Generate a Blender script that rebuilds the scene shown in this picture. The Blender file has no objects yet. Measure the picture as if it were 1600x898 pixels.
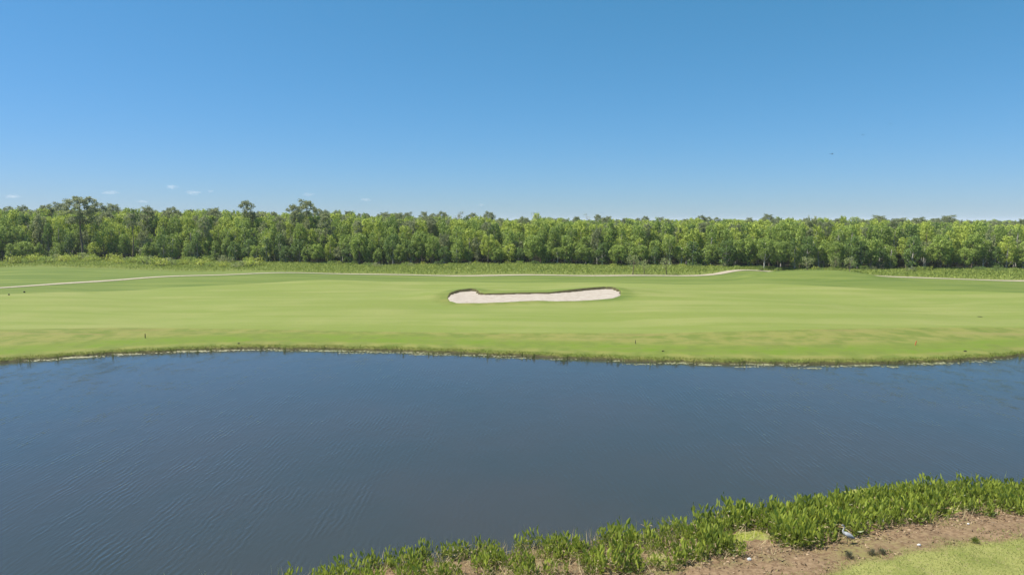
import bpy, math, random
import numpy as np
from math import radians as R
from mathutils import Vector

SC = bpy.context.scene
COL = SC.collection

# ------------------------------------------------------------------ camera
CAM_H, PITCH, F = 19.5, 5.57, 1067.0          # metres, degrees, focal length in 1600-wide pixels
cam_d = bpy.data.cameras.new("camera"); cam = bpy.data.objects.new("camera", cam_d); COL.objects.link(cam)
cam.location = (0, 0, CAM_H); cam.rotation_euler = (R(90 - PITCH), 0, 0)
cam_d.sensor_width = 36; cam_d.lens = 36 * F / 1600
cam_d.clip_start = 0.5; cam_d.clip_end = 80000
SC.camera = cam

# ------------------------------------------------------------------ sky and sun
SUN_EL, SUN_ROT = 58.0, -88.0                  # sun high, to the left and ahead of the camera
world = bpy.data.worlds.new("World"); SC.world = world; world.use_nodes = True
wn = world.node_tree.nodes; wl = world.node_tree.links
bg = wn["Background"]
sky = wn.new("ShaderNodeTexSky"); sky.sky_type = 'NISHITA'; sky.sun_disc = False
sky.sun_elevation = R(SUN_EL); sky.sun_rotation = R(SUN_ROT) % (2 * math.pi)
sky.altitude = 0; sky.air_density = 1.0; sky.dust_density = 0.1; sky.ozone_density = 9.0
sep = wn.new("ShaderNodeSeparateColor"); cmb = wn.new("ShaderNodeCombineColor"); wl.new(sky.outputs[0], sep.inputs[0])   # one colour grade for the whole sky
for ch, (pw, gn) in enumerate(((1.0, 0.60), (0.64, 1.43), (0.85, 1.28))):
    p_ = wn.new("ShaderNodeMath"); p_.operation = 'POWER'; p_.inputs[1].default_value = pw; wl.new(sep.outputs[ch], p_.inputs[0])
    m_ = wn.new("ShaderNodeMath"); m_.operation = 'MULTIPLY'; m_.inputs[1].default_value = gn; wl.new(p_.outputs[0], m_.inputs[0]); wl.new(m_.outputs[0], cmb.inputs[ch])
wl.new(cmb.outputs[0], bg.inputs[0]); bg.inputs[1].default_value = 0.061
sun_d = bpy.data.lights.new("sun", 'SUN'); sun_d.energy = 4.6; sun_d.angle = R(0.53); sun_d.color = (1, 0.95, 0.87)
sun = bpy.data.objects.new("sun", sun_d); COL.objects.link(sun)
_sd = Vector((math.cos(R(SUN_EL)) * math.sin(R(SUN_ROT)), math.cos(R(SUN_EL)) * math.cos(R(SUN_ROT)), math.sin(R(SUN_EL))))
sun.rotation_euler = _sd.to_track_quat('Z', 'Y').to_euler(); sun.location = (-60, 60, 120)
SC.view_settings.view_transform = 'Standard'; SC.view_settings.look = 'None'
SC.view_settings.exposure = 1.0; SC.view_settings.gamma = 1.0; SC.view_settings.use_curve_mapping = False
SC.cycles.max_bounces = 8; SC.cycles.transparent_max_bounces = 8
SC.cycles.volume_bounces = 1

rng = np.random.default_rng(7)
random.seed(7)

# ------------------------------------------------------------------ helpers
def mesh(name, V, Fc, mats=(), smooth=False, attrs=None):
    me = bpy.data.meshes.new(name)
    V = np.asarray(V, dtype=np.float32).reshape(-1, 3)
    if isinstance(Fc, np.ndarray):
        n, k = Fc.shape
        me.vertices.add(len(V)); me.vertices.foreach_set("co", V.ravel())
        me.loops.add(n * k); me.loops.foreach_set("vertex_index", Fc.astype(np.int32).ravel())
        me.polygons.add(n); me.polygons.foreach_set("loop_start", np.arange(0, n * k, k, dtype=np.int32))
        me.polygons.foreach_set("loop_total", np.full(n, k, dtype=np.int32))
        me.update(calc_edges=True)
    else:
        me.from_pydata([tuple(map(float, v)) for v in V], [], [tuple(int(i) for i in f) for f in Fc])
    for k_, a in (attrs or {}).items():
        at = me.attributes.new(k_, 'FLOAT', 'POINT')
        at.data.foreach_set("value", np.asarray(a, dtype=np.float32))
    for m in mats: me.materials.append(m)
    if smooth: me.polygons.foreach_set("use_smooth", np.ones(len(me.polygons), dtype=bool))
    me.validate()
    return me

def obj(name, me, parent=None, loc=(0, 0, 0), rot=(0, 0, 0), scale=(1, 1, 1)):
    o = bpy.data.objects.new(name, me); COL.objects.link(o)
    o.parent = parent; o.location = loc; o.rotation_euler = rot; o.scale = scale
    return o

def tag(o, label=None, cat=None, group=None, kind=None):
    for k_, v in (("label", label), ("category", cat), ("group", group), ("kind", kind)):
        if v: o[k_] = v
    return o

class MB:
    """collects shapes into one mesh"""
    def __init__(s): s.V = []; s.Fc = []; s.T = []; s.n = 0
    def add(s, V, Fc, t=0.5):
        V = np.asarray(V, float).reshape(-1, 3)
        s.V.append(V); s.Fc += [tuple(i + s.n for i in f) for f in Fc]
        s.T.append(np.full(len(V), t) if np.isscalar(t) else np.asarray(t)); s.n += len(V)
    def tube(s, P, r, sides=7, t=0.5, flat=1.0):
        P = np.asarray(P, float); r = np.broadcast_to(np.asarray(r, float), (len(P),))
        d = np.gradient(P, axis=0); d /= np.linalg.norm(d, axis=1)[:, None] + 1e-9
        ref = np.array([0, 1.0, 0]) if abs(d[0][1]) < 0.8 else np.array([1.0, 0, 0])
        a = np.cross(d, ref); a /= np.linalg.norm(a, axis=1)[:, None] + 1e-9
        b = np.cross(d, a)
        th = np.linspace(0, 2 * np.pi, sides, endpoint=False)
        V = P[:, None] + r[:, None, None] * (np.cos(th)[None, :, None] * a[:, None] + flat * np.sin(th)[None, :, None] * b[:, None])
        V = V.reshape(-1, 3); n = len(P); Fc = []
        for i in range(n - 1):
            for j in range(sides):
                k = (j + 1) % sides
                Fc.append((i * sides + j, i * sides + k, (i + 1) * sides + k, (i + 1) * sides + j))
        Fc.append(tuple(range(sides))[::-1]); Fc.append(tuple((n - 1) * sides + j for j in range(sides)))
        s.add(V, Fc, t)
    def blob(s, c, rad, seg=8, rings=6, t=0.5, jit=0.0, g=None):
        V = []; Fc = []
        g = g or rng
        for i in range(rings + 1):
            ph = math.pi * i / rings
            for j in range(seg):
                th = 2 * math.pi * j / seg
                k = 1 + jit * (g.random() - 0.5)
                V.append((c[0] + rad[0] * k * math.sin(ph) * math.cos(th), c[1] + rad[1] * k * math.sin(ph) * math.sin(th), c[2] + rad[2] * k * math.cos(ph)))
        for i in range(rings):
            for j in range(seg):
                k = (j + 1) % seg
                Fc.append((i * seg + j, (i + 1) * seg + j, (i + 1) * seg + k, i * seg + k))
        s.add(V, Fc, t)
    def build(s, name, mats=(), smooth=False):
        return mesh(name, np.concatenate(s.V), s.Fc, mats, smooth, {"tint": np.concatenate(s.T)})

def quads(P, N, size, aspect, g, up=None, shape='diamond'):
    """n leaf faces at P with normals N -> verts (4n,3), faces (n,4)"""
    n = len(P)
    N = N / (np.linalg.norm(N, axis=1)[:, None] + 1e-9)
    ref = g.normal(size=(n, 3)) if up is None else up
    A = np.cross(N, ref); A /= np.linalg.norm(A, axis=1)[:, None] + 1e-9
    B = np.cross(N, A)
    size = np.broadcast_to(size, (n,))[:, None]; hw = size * aspect * 0.5; hl = size * 0.5
    V = np.empty((n, 4, 3))
    bend = N * size * 0.12
    V[:, 0] = P - B * hl - bend; V[:, 1] = P + A * hw; V[:, 2] = P + B * hl - bend; V[:, 3] = P - A * hw
    return V.reshape(-1, 3), np.arange(4 * n).reshape(n, 4)

# ------------------------------------------------------------------ node materials
class NT:
    def __init__(s, name, gain=1.0):
        s.gain = gain                              # scales the plain colours of this material to their real reflectance
        s.m = bpy.data.materials.new(name); s.m.use_nodes = True
        s.t = s.m.node_tree; s.t.nodes.clear()
        s.out = s.t.nodes.new("ShaderNodeOutputMaterial")
    def n(s, typ, ins=None, **kw):
        nd = s.t.nodes.new(typ)
        for k_, v in kw.items(): setattr(nd, k_, v)
        for k_, v in (ins or {}).items():
            if isinstance(v, bpy.types.NodeSocket): s.t.links.new(v, nd.inputs[k_])
            else: nd.inputs[k_].default_value = v
        return nd
    def mix(s, f, a, b):
        nd = s.t.nodes.new("ShaderNodeMix"); nd.data_type = 'RGBA'
        for i, v in ((0, f), (6, a), (7, b)):
            if isinstance(v, bpy.types.NodeSocket): s.t.links.new(v, nd.inputs[i])
            else: nd.inputs[i].default_value = (*(q * s.gain for q in v), 1) if (i > 0 and len(v) == 3) else v
        return nd.outputs[2]
    def math(s, op, a, b=0.0, clamp=False):
        nd = s.n("ShaderNodeMath", {0: a, 1: b}, operation=op); nd.use_clamp = clamp
        return nd.outputs[0]
    def mr(s, v, a, b, c=0.0, d=1.0, smooth=True):
        nd = s.n("ShaderNodeMapRange", {0: v, 1: a, 2: b, 3: c, 4: d})
        nd.interpolation_type = 'SMOOTHSTEP' if smooth else 'LINEAR'
        return nd.outputs[0]
    def attr(s, name): return s.n("ShaderNodeAttribute", attribute_name=name).outputs["Fac"]
    def noise(s, scale, detail=4, rough=0.55, vec=None, stretch=None, dist=0.0):
        co = vec or s.n("ShaderNodeTexCoord").outputs["Object"]
        if stretch: co = s.n("ShaderNodeMapping", {"Vector": co, "Scale": stretch}).outputs[0]
        return s.n("ShaderNodeTexNoise", {"Vector": co, "Scale": scale, "Detail": detail, "Roughness": rough, "Distortion": dist}).outputs["Fac"]
    def bump(s, h, strength=0.3, dist=0.1):
        return s.n("ShaderNodeBump", {"Height": h, "Strength": strength, "Distance": dist}).outputs[0]
    def principled(s, col, rough=0.8, normal=None, spec=0.3, **kw):
        p = s.n("ShaderNodeBsdfPrincipled")
        for k_, v in (("Base Color", col), ("Roughness", rough), ("Normal", normal), ("Specular IOR Level", spec), *kw.items()):
            if v is None: continue
            if isinstance(v, bpy.types.NodeSocket): s.t.links.new(v, p.inputs[k_])
            else: p.inputs[k_].default_value = (*v, 1) if isinstance(v, tuple) and len(v) == 3 else v
        return p.outputs[0]
    def done(s, sh): s.t.links.new(sh, s.out.inputs[0]); return s.m

def leaf_mat(name, dark, light, transl=0.40, rough=0.55, rnd=0.5, spec=0.25):
    """leaf colour runs from dark to light by leaf and by plant; light passes through the leaves"""
    k = NT(name)
    t = k.attr("tint")
    oi = k.n("ShaderNodeObjectInfo").outputs["Random"]
    f = k.math('ADD', t, k.math('MULTIPLY', k.math('SUBTRACT', oi, 0.5), rnd), clamp=True)
    c = k.mix(f, dark, light)
    p = k.principled(c, rough, spec=spec)
    tr = k.n("ShaderNodeBsdfTranslucent", {"Color": k.mix(0.5, c, light)}).outputs[0]
    sh = k.n("ShaderNodeMixShader", {0: transl, 1: p, 2: tr}).outputs[0]
    return k.done(sh)

def plain_mat(name, a, b, scale=6.0, rough=0.8, bump=0.3, spec=0.25, stretch=None):
    k = NT(name)
    nz = k.noise(scale, 5, stretch=stretch)
    c = k.mix(k.mr(nz, 0.3, 0.7), a, b)
    return k.done(k.principled(c, rough, k.bump(nz, bump, 0.03), spec))

# ------------------------------------------------------------------ layout: pixels of the photograph -> points of the place
_c, _s = math.cos(R(PITCH)), math.sin(R(PITCH))
def ray(px, py):
    x = (px - 800) / F; v = (449 - py) / F
    return np.array([x, _c + v * _s, -_s + v * _c])
def on_plane(px, py, z=0.0):
    d = ray(px, py); t = (z - CAM_H) / d[2]
    return d[0] * t, d[1] * t
def curve(pts, z=0.0, ends=()):
    w = [on_plane(px, py, z) for px, py in pts] + list(ends)
    w.sort(); w = np.array(w)
    xs = np.arange(w[0][0], w[-1][0], 0.5); ys = np.interp(xs, w[:, 0], w[:, 1])
    k = np.hanning(25); k /= k.sum()
    ys = np.convolve(np.pad(ys, 12, mode='edge'), k, mode='valid')
    return lambda X: np.interp(X, xs, ys)

_far = curve([(0, 567), (100, 558), (200, 552), (300, 548), (380, 545), (500, 546), (640, 549), (760, 554), (900, 560), (1040, 566),
              (1130, 568), (1300, 569), (1430, 567), (1530, 562), (1600, 556)], 0.0, [(-130, 80), (-400, 60), (130, 108), (400, 130)])
_near = curve([(290, 940), (450, 915), (560, 893), (700, 868), (850, 858), (1000, 846), (1080, 832), (1200, 812), (1300, 798), (1370, 786),
               (1480, 772), (1600, 768)], 0.0, [(-60, 22), (-400, -30), (90, 58), (400, 75)])
def wob(X, a=1.0):
    return a * (0.30 * np.sin(X * 0.61) + 0.22 * np.sin(X * 1.37 + 1) + 0.14 * np.sin(X * 2.9 + 2) + 0.08 * np.sin(X * 5.3 + .5))
def Yfar(X): return _far(X) + wob(X, 0.7)
def Ynear(X): return _near(X) + wob(X + 31)
YF1 = curve([(0, 513), (200, 508), (400, 510), (640, 514), (800, 516), (1000, 517), (1200, 516), (1400, 512), (1600, 509)], 1.6, [(-250, 120), (250, 130)])
YF2 = curve([(0, 461), (100, 456), (250, 448), (500, 441), (700, 440), (850, 441), (1000, 444), (1200, 446), (1350, 451), (1600, 457)], 2.4, [(-280, 165), (280, 165)])
YLAWN = curve([(1270, 912), (1340, 887), (1450, 869), (1600, 846)], 0.8, [(-10, 27), (-60, 15), (60, 44), (-400, -60), (400, 50)])
YEDGE = curve([(-300, 408), (0, 410), (130, 407), (300, 410), (450, 412), (600, 415), (800, 416), (1000, 417), (1200, 420), (1400, 423), (1600, 424), (1900, 425)], 2.4)

def sstep(x, a, b):
    t = np.clip((x - a) / (b - a), 0, 1); return t * t * (3 - 2 * t)

# bunker: a sand floor that leans towards the lake
def sand_plane(X, Y): return 2.15 + 0.085 * (Y - 146)
def on_sand(px, py):
    d = ray(px, py); t = (2.15 - 0.085 * 146 - CAM_H) / (d[2] - 0.085 * d[1]); return d[0] * t, d[1] * t
BUNK = np.array([on_sand(*p) for p in [(701, 465), (705, 461), (718, 457), (736, 455), (743, 456), (748, 460.5), (757, 461.5), (780, 461), (820, 460), (860, 459.5),
        (890, 457), (920, 454), (945, 452), (957, 452.5), (968, 457), (967, 462), (956, 466), (930, 468.5), (900, 470), (870, 470.5),
        (840, 469.5), (825, 470), (790, 472), (750, 473.5), (716, 473.5), (705, 470.5)]])
def poly_sd(X, Y, P):
    """signed distance to polygon, negative inside"""
    X = np.asarray(X, float); Y = np.asarray(Y, float)
    d2 = np.full(X.shape, 1e18); ins = np.zeros(X.shape, bool)
    for i in range(len(P)):
        ax, ay = P[i]; bx, by = P[(i + 1) % len(P)]
        ex, ey = bx - ax, by - ay; wx, wy = X - ax, Y - ay
        t = np.clip((wx * ex + wy * ey) / (ex * ex + ey * ey), 0, 1)
        d2 = np.minimum(d2, (wx - ex * t) ** 2 + (wy - ey * t) ** 2)
        if ay != by:
            ins ^= ((ay > Y) != (by > Y)) & (X < (bx - ax) * (Y - ay) / (by - ay) + ax)
    d = np.sqrt(d2)
    return np.where(ins, -d, d)
BX0, BX1, BY0, BY1 = BUNK[:, 0].min(), BUNK[:, 0].max(), BUNK[:, 1].min(), BUNK[:, 1].max()
def bunker_sd(X, Y):
    X = np.asarray(X, float); Y = np.asarray(Y, float)
    out = np.full(X.shape, 60.0)
    m = (X > BX0 - 40) & (X < BX1 + 40) & (Y > BY0 - 40) & (Y < BY1 + 40)
    if m.any(): out[m] = poly_sd(X[m], Y[m], BUNK)
    return out

MOUND = (88, 203, 2.1, 20, 10)
def height(X, Y):
    X = np.atleast_1d(np.asarray(X, float)); Y = np.atleast_1d(np.asarray(Y, float))
    X, Y = np.broadcast_arrays(X, Y)
    s = Y - Yfar(X); t = Ynear(X) - Y
    zf = np.interp(s, [-9, -2.5, -0.3, 0.1, 0.45, 3, 18, 45, 80, 130, 400], [-1.6, -0.8, -0.25, 0.08, 0.42, 0.62, 1.45, 2.0, 2.3, 2.4, 2.4])
    zn = np.interp(t, [-7, -2, 0, 1.2, 3, 6, 9, 14, 40], [-1.6, -0.5, 0, .16, .38, .8, 1.15, 1.45, 1.9])
    z = np.maximum(zf, zn)
    land = sstep(s, 4, 30)
    u = 0.30 * np.sin(X / 27 + 1.1) * np.sin(Y / 19 + .4) + 0.22 * np.sin(X / 13 + Y / 31) + 0.16 * np.sin(Y / 9.5 + X / 60) + 0.10 * np.sin(X / 6.1 + Y / 8.3)
    u = u + 0.5 * np.exp(-(((X + 35) / 30) ** 2 + ((Y - 185) / 9) ** 2)) + 0.5 * np.exp(-(((X - 75) / 40) ** 2 + ((Y - 178) / 8) ** 2))
    u = u * (1 - sstep(Y, 250, 330) * 0.7)
    z = z + land * u
    mx, my, mh, rx, ry = MOUND
    z = z + mh * np.exp(-(np.abs((X - mx) / rx) ** 4 + ((Y - my) / ry) ** 2))
    z = z - 1.3 * np.exp(-(((X - 97) / 11) ** 2 + ((Y - 234) / 10) ** 2))
    lumpy = 0.05 * np.sin(X * 1.9 + Y * .7) * np.sin(Y * 2.3 - X * .4) + 0.03 * np.sin(X * 4.7 - Y * 3.1)
    z = z + lumpy * sstep(t, 0.5, 2) * (1 - 0.6 * sstep(t, 6, 9))
    b = bunker_sd(X, Y)
    near = b < 45
    if near.any():
        cy = 0.5 * (BY0 + BY1) + 0.10 * (X - 0.5 * (BX0 + BX1))
        back = sstep(Y - cy, -1.5, 4.5)
        sp = sand_plane(X, Y)
        rim = np.minimum(sp, sand_plane(X, BY1)) + 0.06 + 0.58 * back * np.exp(-np.maximum(b, 0) / 9.0)
        w = np.exp(-(np.maximum(b, 0) / 11.0) ** 2)
        zz = z * (1 - w) + w * rim
        zz = np.where(b < -0.10, sp - 0.5, zz)
        z = np.where(near, zz, z)
    return z
def h1(x, y): return float(height(x, y)[0])

_tt = np.concatenate([np.linspace(25, 130, 1500), np.linspace(130, 420, 1500)])
def ground_at(px, py):
    d = ray(px, py); t = _tt / np.linalg.norm(d)
    P = np.array([0, 0, CAM_H])[None] + d[None] * t[:, None]
    hh = np.maximum(height(P[:, 0], P[:, 1]), 0.0)
    k = np.argmax(P[:, 2] < hh)
    x, y = P[k][0], P[k][1]
    return np.array([x, y, max(h1(x, y), 0.0)])

# path centre line (one cart path that passes behind the mound)
PATH = [(-190, 122), (-160, 139)] + [on_plane(px, py, 2.5) for px, py in
        [(0, 449.5), (60, 445), (120, 440), (180, 436), (235, 433), (300, 431), (400, 429), (500, 428), (600, 428), (700, 428.5), (800, 429), (900, 429), (1000, 428.5), (1080, 428.5)]]
PATH += [(66, 220), (74, 229), (81, 237), (94, 238), (103, 226)] + [on_plane(px, py, 2.5) for px, py in [(1370, 432), (1450, 433.5), (1600, 435.5)]] + [(190, 199), (240, 190)]
PATH = np.array(PATH)
def smooth_line(P, n):
    seg = np.r_[0, np.cumsum(np.hypot(*np.diff(P, axis=0).T))]
    q = np.linspace(0, seg[-1], n)
    L = np.stack([np.interp(q, seg, P[:, 0]), np.interp(q, seg, P[:, 1])], 1)
    k = np.hanning(15); k /= k.sum()
    return np.stack([np.convolve(np.pad(L[:, i], 7, mode='edge'), k, mode='valid') for i in (0, 1)], 1)
PLINE = smooth_line(PATH, 420)
def path_y(X): return np.interp(X, PLINE[:, 0], PLINE[:, 1])

# ------------------------------------------------------------------ setting: ground
def axis(parts):
    out = []
    for a, b, st in parts: out.append(np.arange(a, b, st))
    return np.concatenate(out)
def geo(a, b, n): return a * (b / a) ** np.linspace(0, 1, n)
half = np.concatenate([np.arange(0, 62, 0.5), np.arange(62, 130, 0.9), np.arange(130, 300, 2.2), geo(300, 9000, 26)])
xs = np.concatenate([-half[:0:-1], half])
ys = np.concatenate([-geo(300, 9000, 12)[::-1], np.arange(-280, 20, 12), np.arange(20, 58, 0.33), np.arange(58, 84, 2), np.arange(84, 113, 0.3),
                     np.arange(113, 142, 0.9), np.arange(142, 172, 0.36), np.arange(172, 300, 1.0), np.arange(300, 620, 9), geo(620, 9500, 24)])
GX, GY = np.meshgrid(xs, ys)
GZ = height(GX.ravel(), GY.ravel()).reshape(GX.shape)
nx, ny = len(xs), len(ys)
idx = np.arange(nx * ny).reshape(ny, nx)
GF = np.stack([idx[:-1, :-1], idx[:-1, 1:], idx[1:, 1:], idx[1:, :-1]], -1).reshape(-1, 4)
fx, fy = GX.ravel(), GY.ravel()
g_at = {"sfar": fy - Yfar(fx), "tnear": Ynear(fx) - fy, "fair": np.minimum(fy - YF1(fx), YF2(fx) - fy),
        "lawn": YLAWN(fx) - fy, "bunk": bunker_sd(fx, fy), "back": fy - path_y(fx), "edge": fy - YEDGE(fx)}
g_at = {k_: np.clip(v, -90, 90) for k_, v in g_at.items()}

def ground_material():
    k = NT("turf_and_soil", 0.62)
    co = k.n("ShaderNodeTexCoord").outputs["Object"]
    A = {n_: k.attr(n_) for n_ in g_at}
    broad = k.noise(0.05, 4, vec=co)
    streak = k.noise(1.0, 5, vec=co, stretch=(0.025, 0.22, 1), dist=0.6)
    streak2 = k.noise(1.0, 4, vec=co, stretch=(0.07, 0.9, 1), dist=0.4)
    mid = k.noise(0.35, 5, vec=co)
    fine = k.noise(3.5, 6, 0.65, vec=co)
    blades = k.noise(16, 4, 0.7, vec=co)
    # fairway
    fair = k.mix(k.mr(streak, 0.38, 0.62), (0.232, 0.285, 0.062), (0.300, 0.330, 0.098))
    fair = k.mix(k.mr(streak2, 0.5, 0.8, 0, 0.4), fair, (0.29, 0.285, 0.10))
    fair = k.mix(k.mr(fine, 0.48, 0.70, 0, 0.30), fair, (0.17, 0.215, 0.045))
    fair = k.mix(k.mr(k.noise(0.9, 4, vec=co, stretch=(.5, 1, 1)), 0.56, 0.72, 0, 0.28), fair, (0.33, 0.315, 0.13))
    fair = k.mix(k.mr(broad, 0.35, 0.65, 0, 0.5), fair, (0.215, 0.28, 0.055))
    # rough: bright and straw patches
    rough = k.mix(k.mr(mid, 0.35, 0.65), (0.170, 0.220, 0.040), (0.265, 0.275, 0.070))
    rough = k.mix(k.mr(streak, 0.52, 0.74, 0, 0.6), rough, (0.295, 0.280, 0.090))
    rough = k.mix(k.mr(streak2, 0.5, 0.75, 0, 0.6), rough, (0.30, 0.24, 0.09))
    rough = k.mix(k.mr(fine, 0.52, 0.72, 0, 0.35), rough, (0.13, 0.17, 0.03))
    # green strip of lusher grass along the far bank
    lush = k.math('MULTIPLY', k.mr(A["sfar"], 2.2, 4.2), k.mr(A["sfar"], 6.5, 11.0, 1, 0))
    rough = k.mix(k.math('MULTIPLY', lush, k.mr(k.math('ADD', mid, k.math('MULTIPLY', streak2, .5)), 0.5, 0.95, 0.0, .9)), rough, (0.150, 0.245, 0.020))
    # back rough
    backr = k.mix(k.mr(streak, 0.3, 0.7), (0.125, 0.185, 0.032), (0.205, 0.255, 0.055))
    isback = k.mr(A["sfar"], 45, 55)
    rough = k.mix(isback, rough, backr)
    # collar of longer grass round the bunker
    collar = k.mr(k.math('ADD', A["bunk"], k.math('MULTIPLY', mid, 3)), 2.5, 6.5, 1, 0)
    fedge = k.mr(k.math('ADD', A["fair"], k.math('MULTIPLY', k.math('SUBTRACT', fine, 0.5), 1.2)), -0.5, 0.7)
    fedge = k.math('MULTIPLY', fedge, k.math('SUBTRACT', 1.0, k.math('MULTIPLY', collar, 0.85)))
    c = k.mix(fedge, rough, fair)
    # beyond the path: rank yellowish grass, then dark forest floor
    c = k.mix(k.math('MULTIPLY', k.mr(A["back"], 0, 5), k.mr(A["edge"], -46, -36)), c, k.mix(mid, (0.14, 0.19, 0.03), (0.25, 0.27, 0.07)))
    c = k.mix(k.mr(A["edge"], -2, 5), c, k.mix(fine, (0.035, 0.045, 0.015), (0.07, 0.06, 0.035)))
    # crumbling soil edge at the far bank
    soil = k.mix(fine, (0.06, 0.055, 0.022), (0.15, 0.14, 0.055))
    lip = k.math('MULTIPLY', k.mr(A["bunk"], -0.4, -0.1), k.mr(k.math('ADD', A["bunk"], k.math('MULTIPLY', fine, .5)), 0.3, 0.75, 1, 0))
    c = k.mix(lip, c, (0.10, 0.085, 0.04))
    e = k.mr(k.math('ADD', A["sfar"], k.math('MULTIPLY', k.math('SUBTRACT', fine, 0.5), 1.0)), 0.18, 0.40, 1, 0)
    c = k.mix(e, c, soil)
    # near bank: litter-strewn mud, then lawn
    mud = k.mix(k.mr(fine, 0.3, 0.7), (0.18, 0.112, 0.062), (0.36, 0.25, 0.145))
    mud = k.mix(k.mr(k.math('ADD', mid, k.math('MULTIPLY', fine, .35)), 0.66, 0.90, 0, 0.7), mud, (0.22, 0.225, 0.065))
    mud = k.mix(k.mr(A["tnear"], 0.2, 1.2, 1, 0), mud, (0.075, 0.06, 0.04))
    lawn = k.mix(k.mr(mid, 0.35, 0.65), (0.20, 0.235, 0.050), (0.34, 0.345, 0.105))
    lawn = k.mix(k.mr(fine, 0.5, 0.7, 0, 0.7), lawn, (0.37, 0.31, 0.15))
    lawn = k.mix(k.mr(blades, 0.5, 0.7, 0, 0.5), lawn, (0.12, 0.15, 0.03))
    le = k.mr(k.math('ADD', A["lawn"], k.math('MULTIPLY', k.math('SUBTRACT', mid, 0.5), 2.2)), -0.45, 0.55)
    nb = k.mix(le, mud, lawn)
    c = k.mix(k.mr(A["tnear"], -3, -2), c, nb)
    hgt = k.math('ADD', k.math('MULTIPLY', fine, 0.6), k.math('MULTIPLY', blades, 0.4))
    return k.done(k.principled(c, 0.9, k.bump(hgt, 0.55, 0.06), 0.15))

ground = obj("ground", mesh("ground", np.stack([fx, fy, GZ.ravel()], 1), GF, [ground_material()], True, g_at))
tag(ground, kind="structure")

# ------------------------------------------------------------------ setting: water
def water_material():
    k = NT("pond_water", 0.56)
    co = k.n("ShaderNodeTexCoord").outputs["Object"]
    # wind ripples whose crests run away from the viewer
    w1 = k.noise(1.0, 2, 0.5, vec=co, stretch=(2.9, 0.75, 1), dist=0.4)
    w2 = k.noise(1.0, 2, 0.5, vec=co, stretch=(6.5, 2.0, 1), dist=0.35)
    w3 = k.noise(1.0, 2, 0.5, vec=co, stretch=(0.5, 0.3, 1))
    wv_ = k.n("ShaderNodeTexWave", {"Vector": co, "Scale": 0.74, "Distortion": 5.5, "Detail": 2.0, "Detail Scale": 0.9, "Detail Roughness": 0.55}, wave_type='BANDS', bands_direction='X').outputs["Fac"]
    patch = k.mr(k.noise(1.0, 3, vec=co, stretch=(0.5, 0.22, 1)), 0.38, 0.66, 0.05, 0.55)
    gust = k.mr(k.noise(0.06, 3, vec=co), 0.3, 0.7, 0.55, 1.0)
    hgt = k.math('MULTIPLY', k.math('ADD', k.math('ADD', k.math('ADD', k.math('MULTIPLY', w1, 0.8), k.math('MULTIPLY', wv_, patch)), k.math('MULTIPLY', w2, 0.34)), k.math('MULTIPLY', w3, 0.4)), gust)
    murk = k.mix(k.mr(k.noise(0.04, 3, vec=co), 0.35, 0.65), (0.055, 0.060, 0.050), (0.066, 0.063, 0.052))
    return k.done(k.principled(murk, k.mr(gust, 0.55, 1.0, 0.04, 0.12), k.bump(hgt, 0.40, 0.09), 0.5, IOR=1.6))
WX = np.concatenate([np.linspace(-420, 420, 141)])
wv, wf = [], []
WT = np.linspace(0, 1, 8)
lo = np.array([_near(x) - 4 for x in WX]); hi = np.array([_far(x) + 3 for x in WX])
for i, x in enumerate(WX):
    for t in WT: wv.append((x, lo[i] + (hi[i] - lo[i]) * t, 0))
m_ = len(WT)
for i in range(len(WX) - 1):
    for j in range(m_ - 1): wf.append((i * m_ + j, (i + 1) * m_ + j, (i + 1) * m_ + j + 1, i * m_ + j + 1))
tag(obj("water", mesh("water", wv, wf, [water_material()], True)), kind="structure")

# ------------------------------------------------------------------ setting: sand of the bunker
def sand_material():
    k = NT("bunker_sand", 0.60)
    co = k.n("ShaderNodeTexCoord").outputs["Object"]
    rake = k.noise(1.0, 3, vec=co, stretch=(2.6, 0.5, 1), dist=0.4)
    mot = k.noise(0.8, 5, vec=co); fine = k.noise(9, 4, vec=co)
    c = k.mix(k.mr(mot, 0.35, 0.7), (0.56, 0.49, 0.41), (0.47, 0.395, 0.32))
    c = k.mix(k.mr(fine, 0.4, 0.7, 0, 0.4), c, (0.62, 0.56, 0.49))
    hh = k.math('ADD', rake, k.math('MULTIPLY', fine, 0.3))
    return k.done(k.principled(c, 0.95, k.bump(hh, 0.5, 0.12), 0.1))
bx = np.arange(BX0 - 1, BX1 + 1, 0.3); by = np.arange(BY0 - 1, BY1 + 1, 0.3)
SX, SY = np.meshgrid(bx, by); sd = bunker_sd(SX.ravel(), SY.ravel()).reshape(SX.shape)
SZ = sand_plane(SX, SY) + 0.03 * np.sin(SX * 1.3 + SY) * np.sin(SY * 1.9) - 0.10 * np.exp(np.minimum(sd, 0) / -8 * -1) * 0 + 0.10 * sstep(sd, -3.5, 0)
SZ = SZ - 0.6 * sstep(sd, 0.25, 0.9)
si = np.arange(SX.size).reshape(SX.shape)
sf = np.stack([si[:-1, :-1], si[:-1, 1:], si[1:, 1:], si[1:, :-1]], -1).reshape(-1, 4)
keep = (sd.ravel()[sf] < 0.8).all(1)
tag(obj("sand_bunker", mesh("sand_bunker", np.stack([SX.ravel(), SY.ravel(), SZ.ravel()], 1), sf[keep], [sand_material()], True)), kind="structure")

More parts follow.
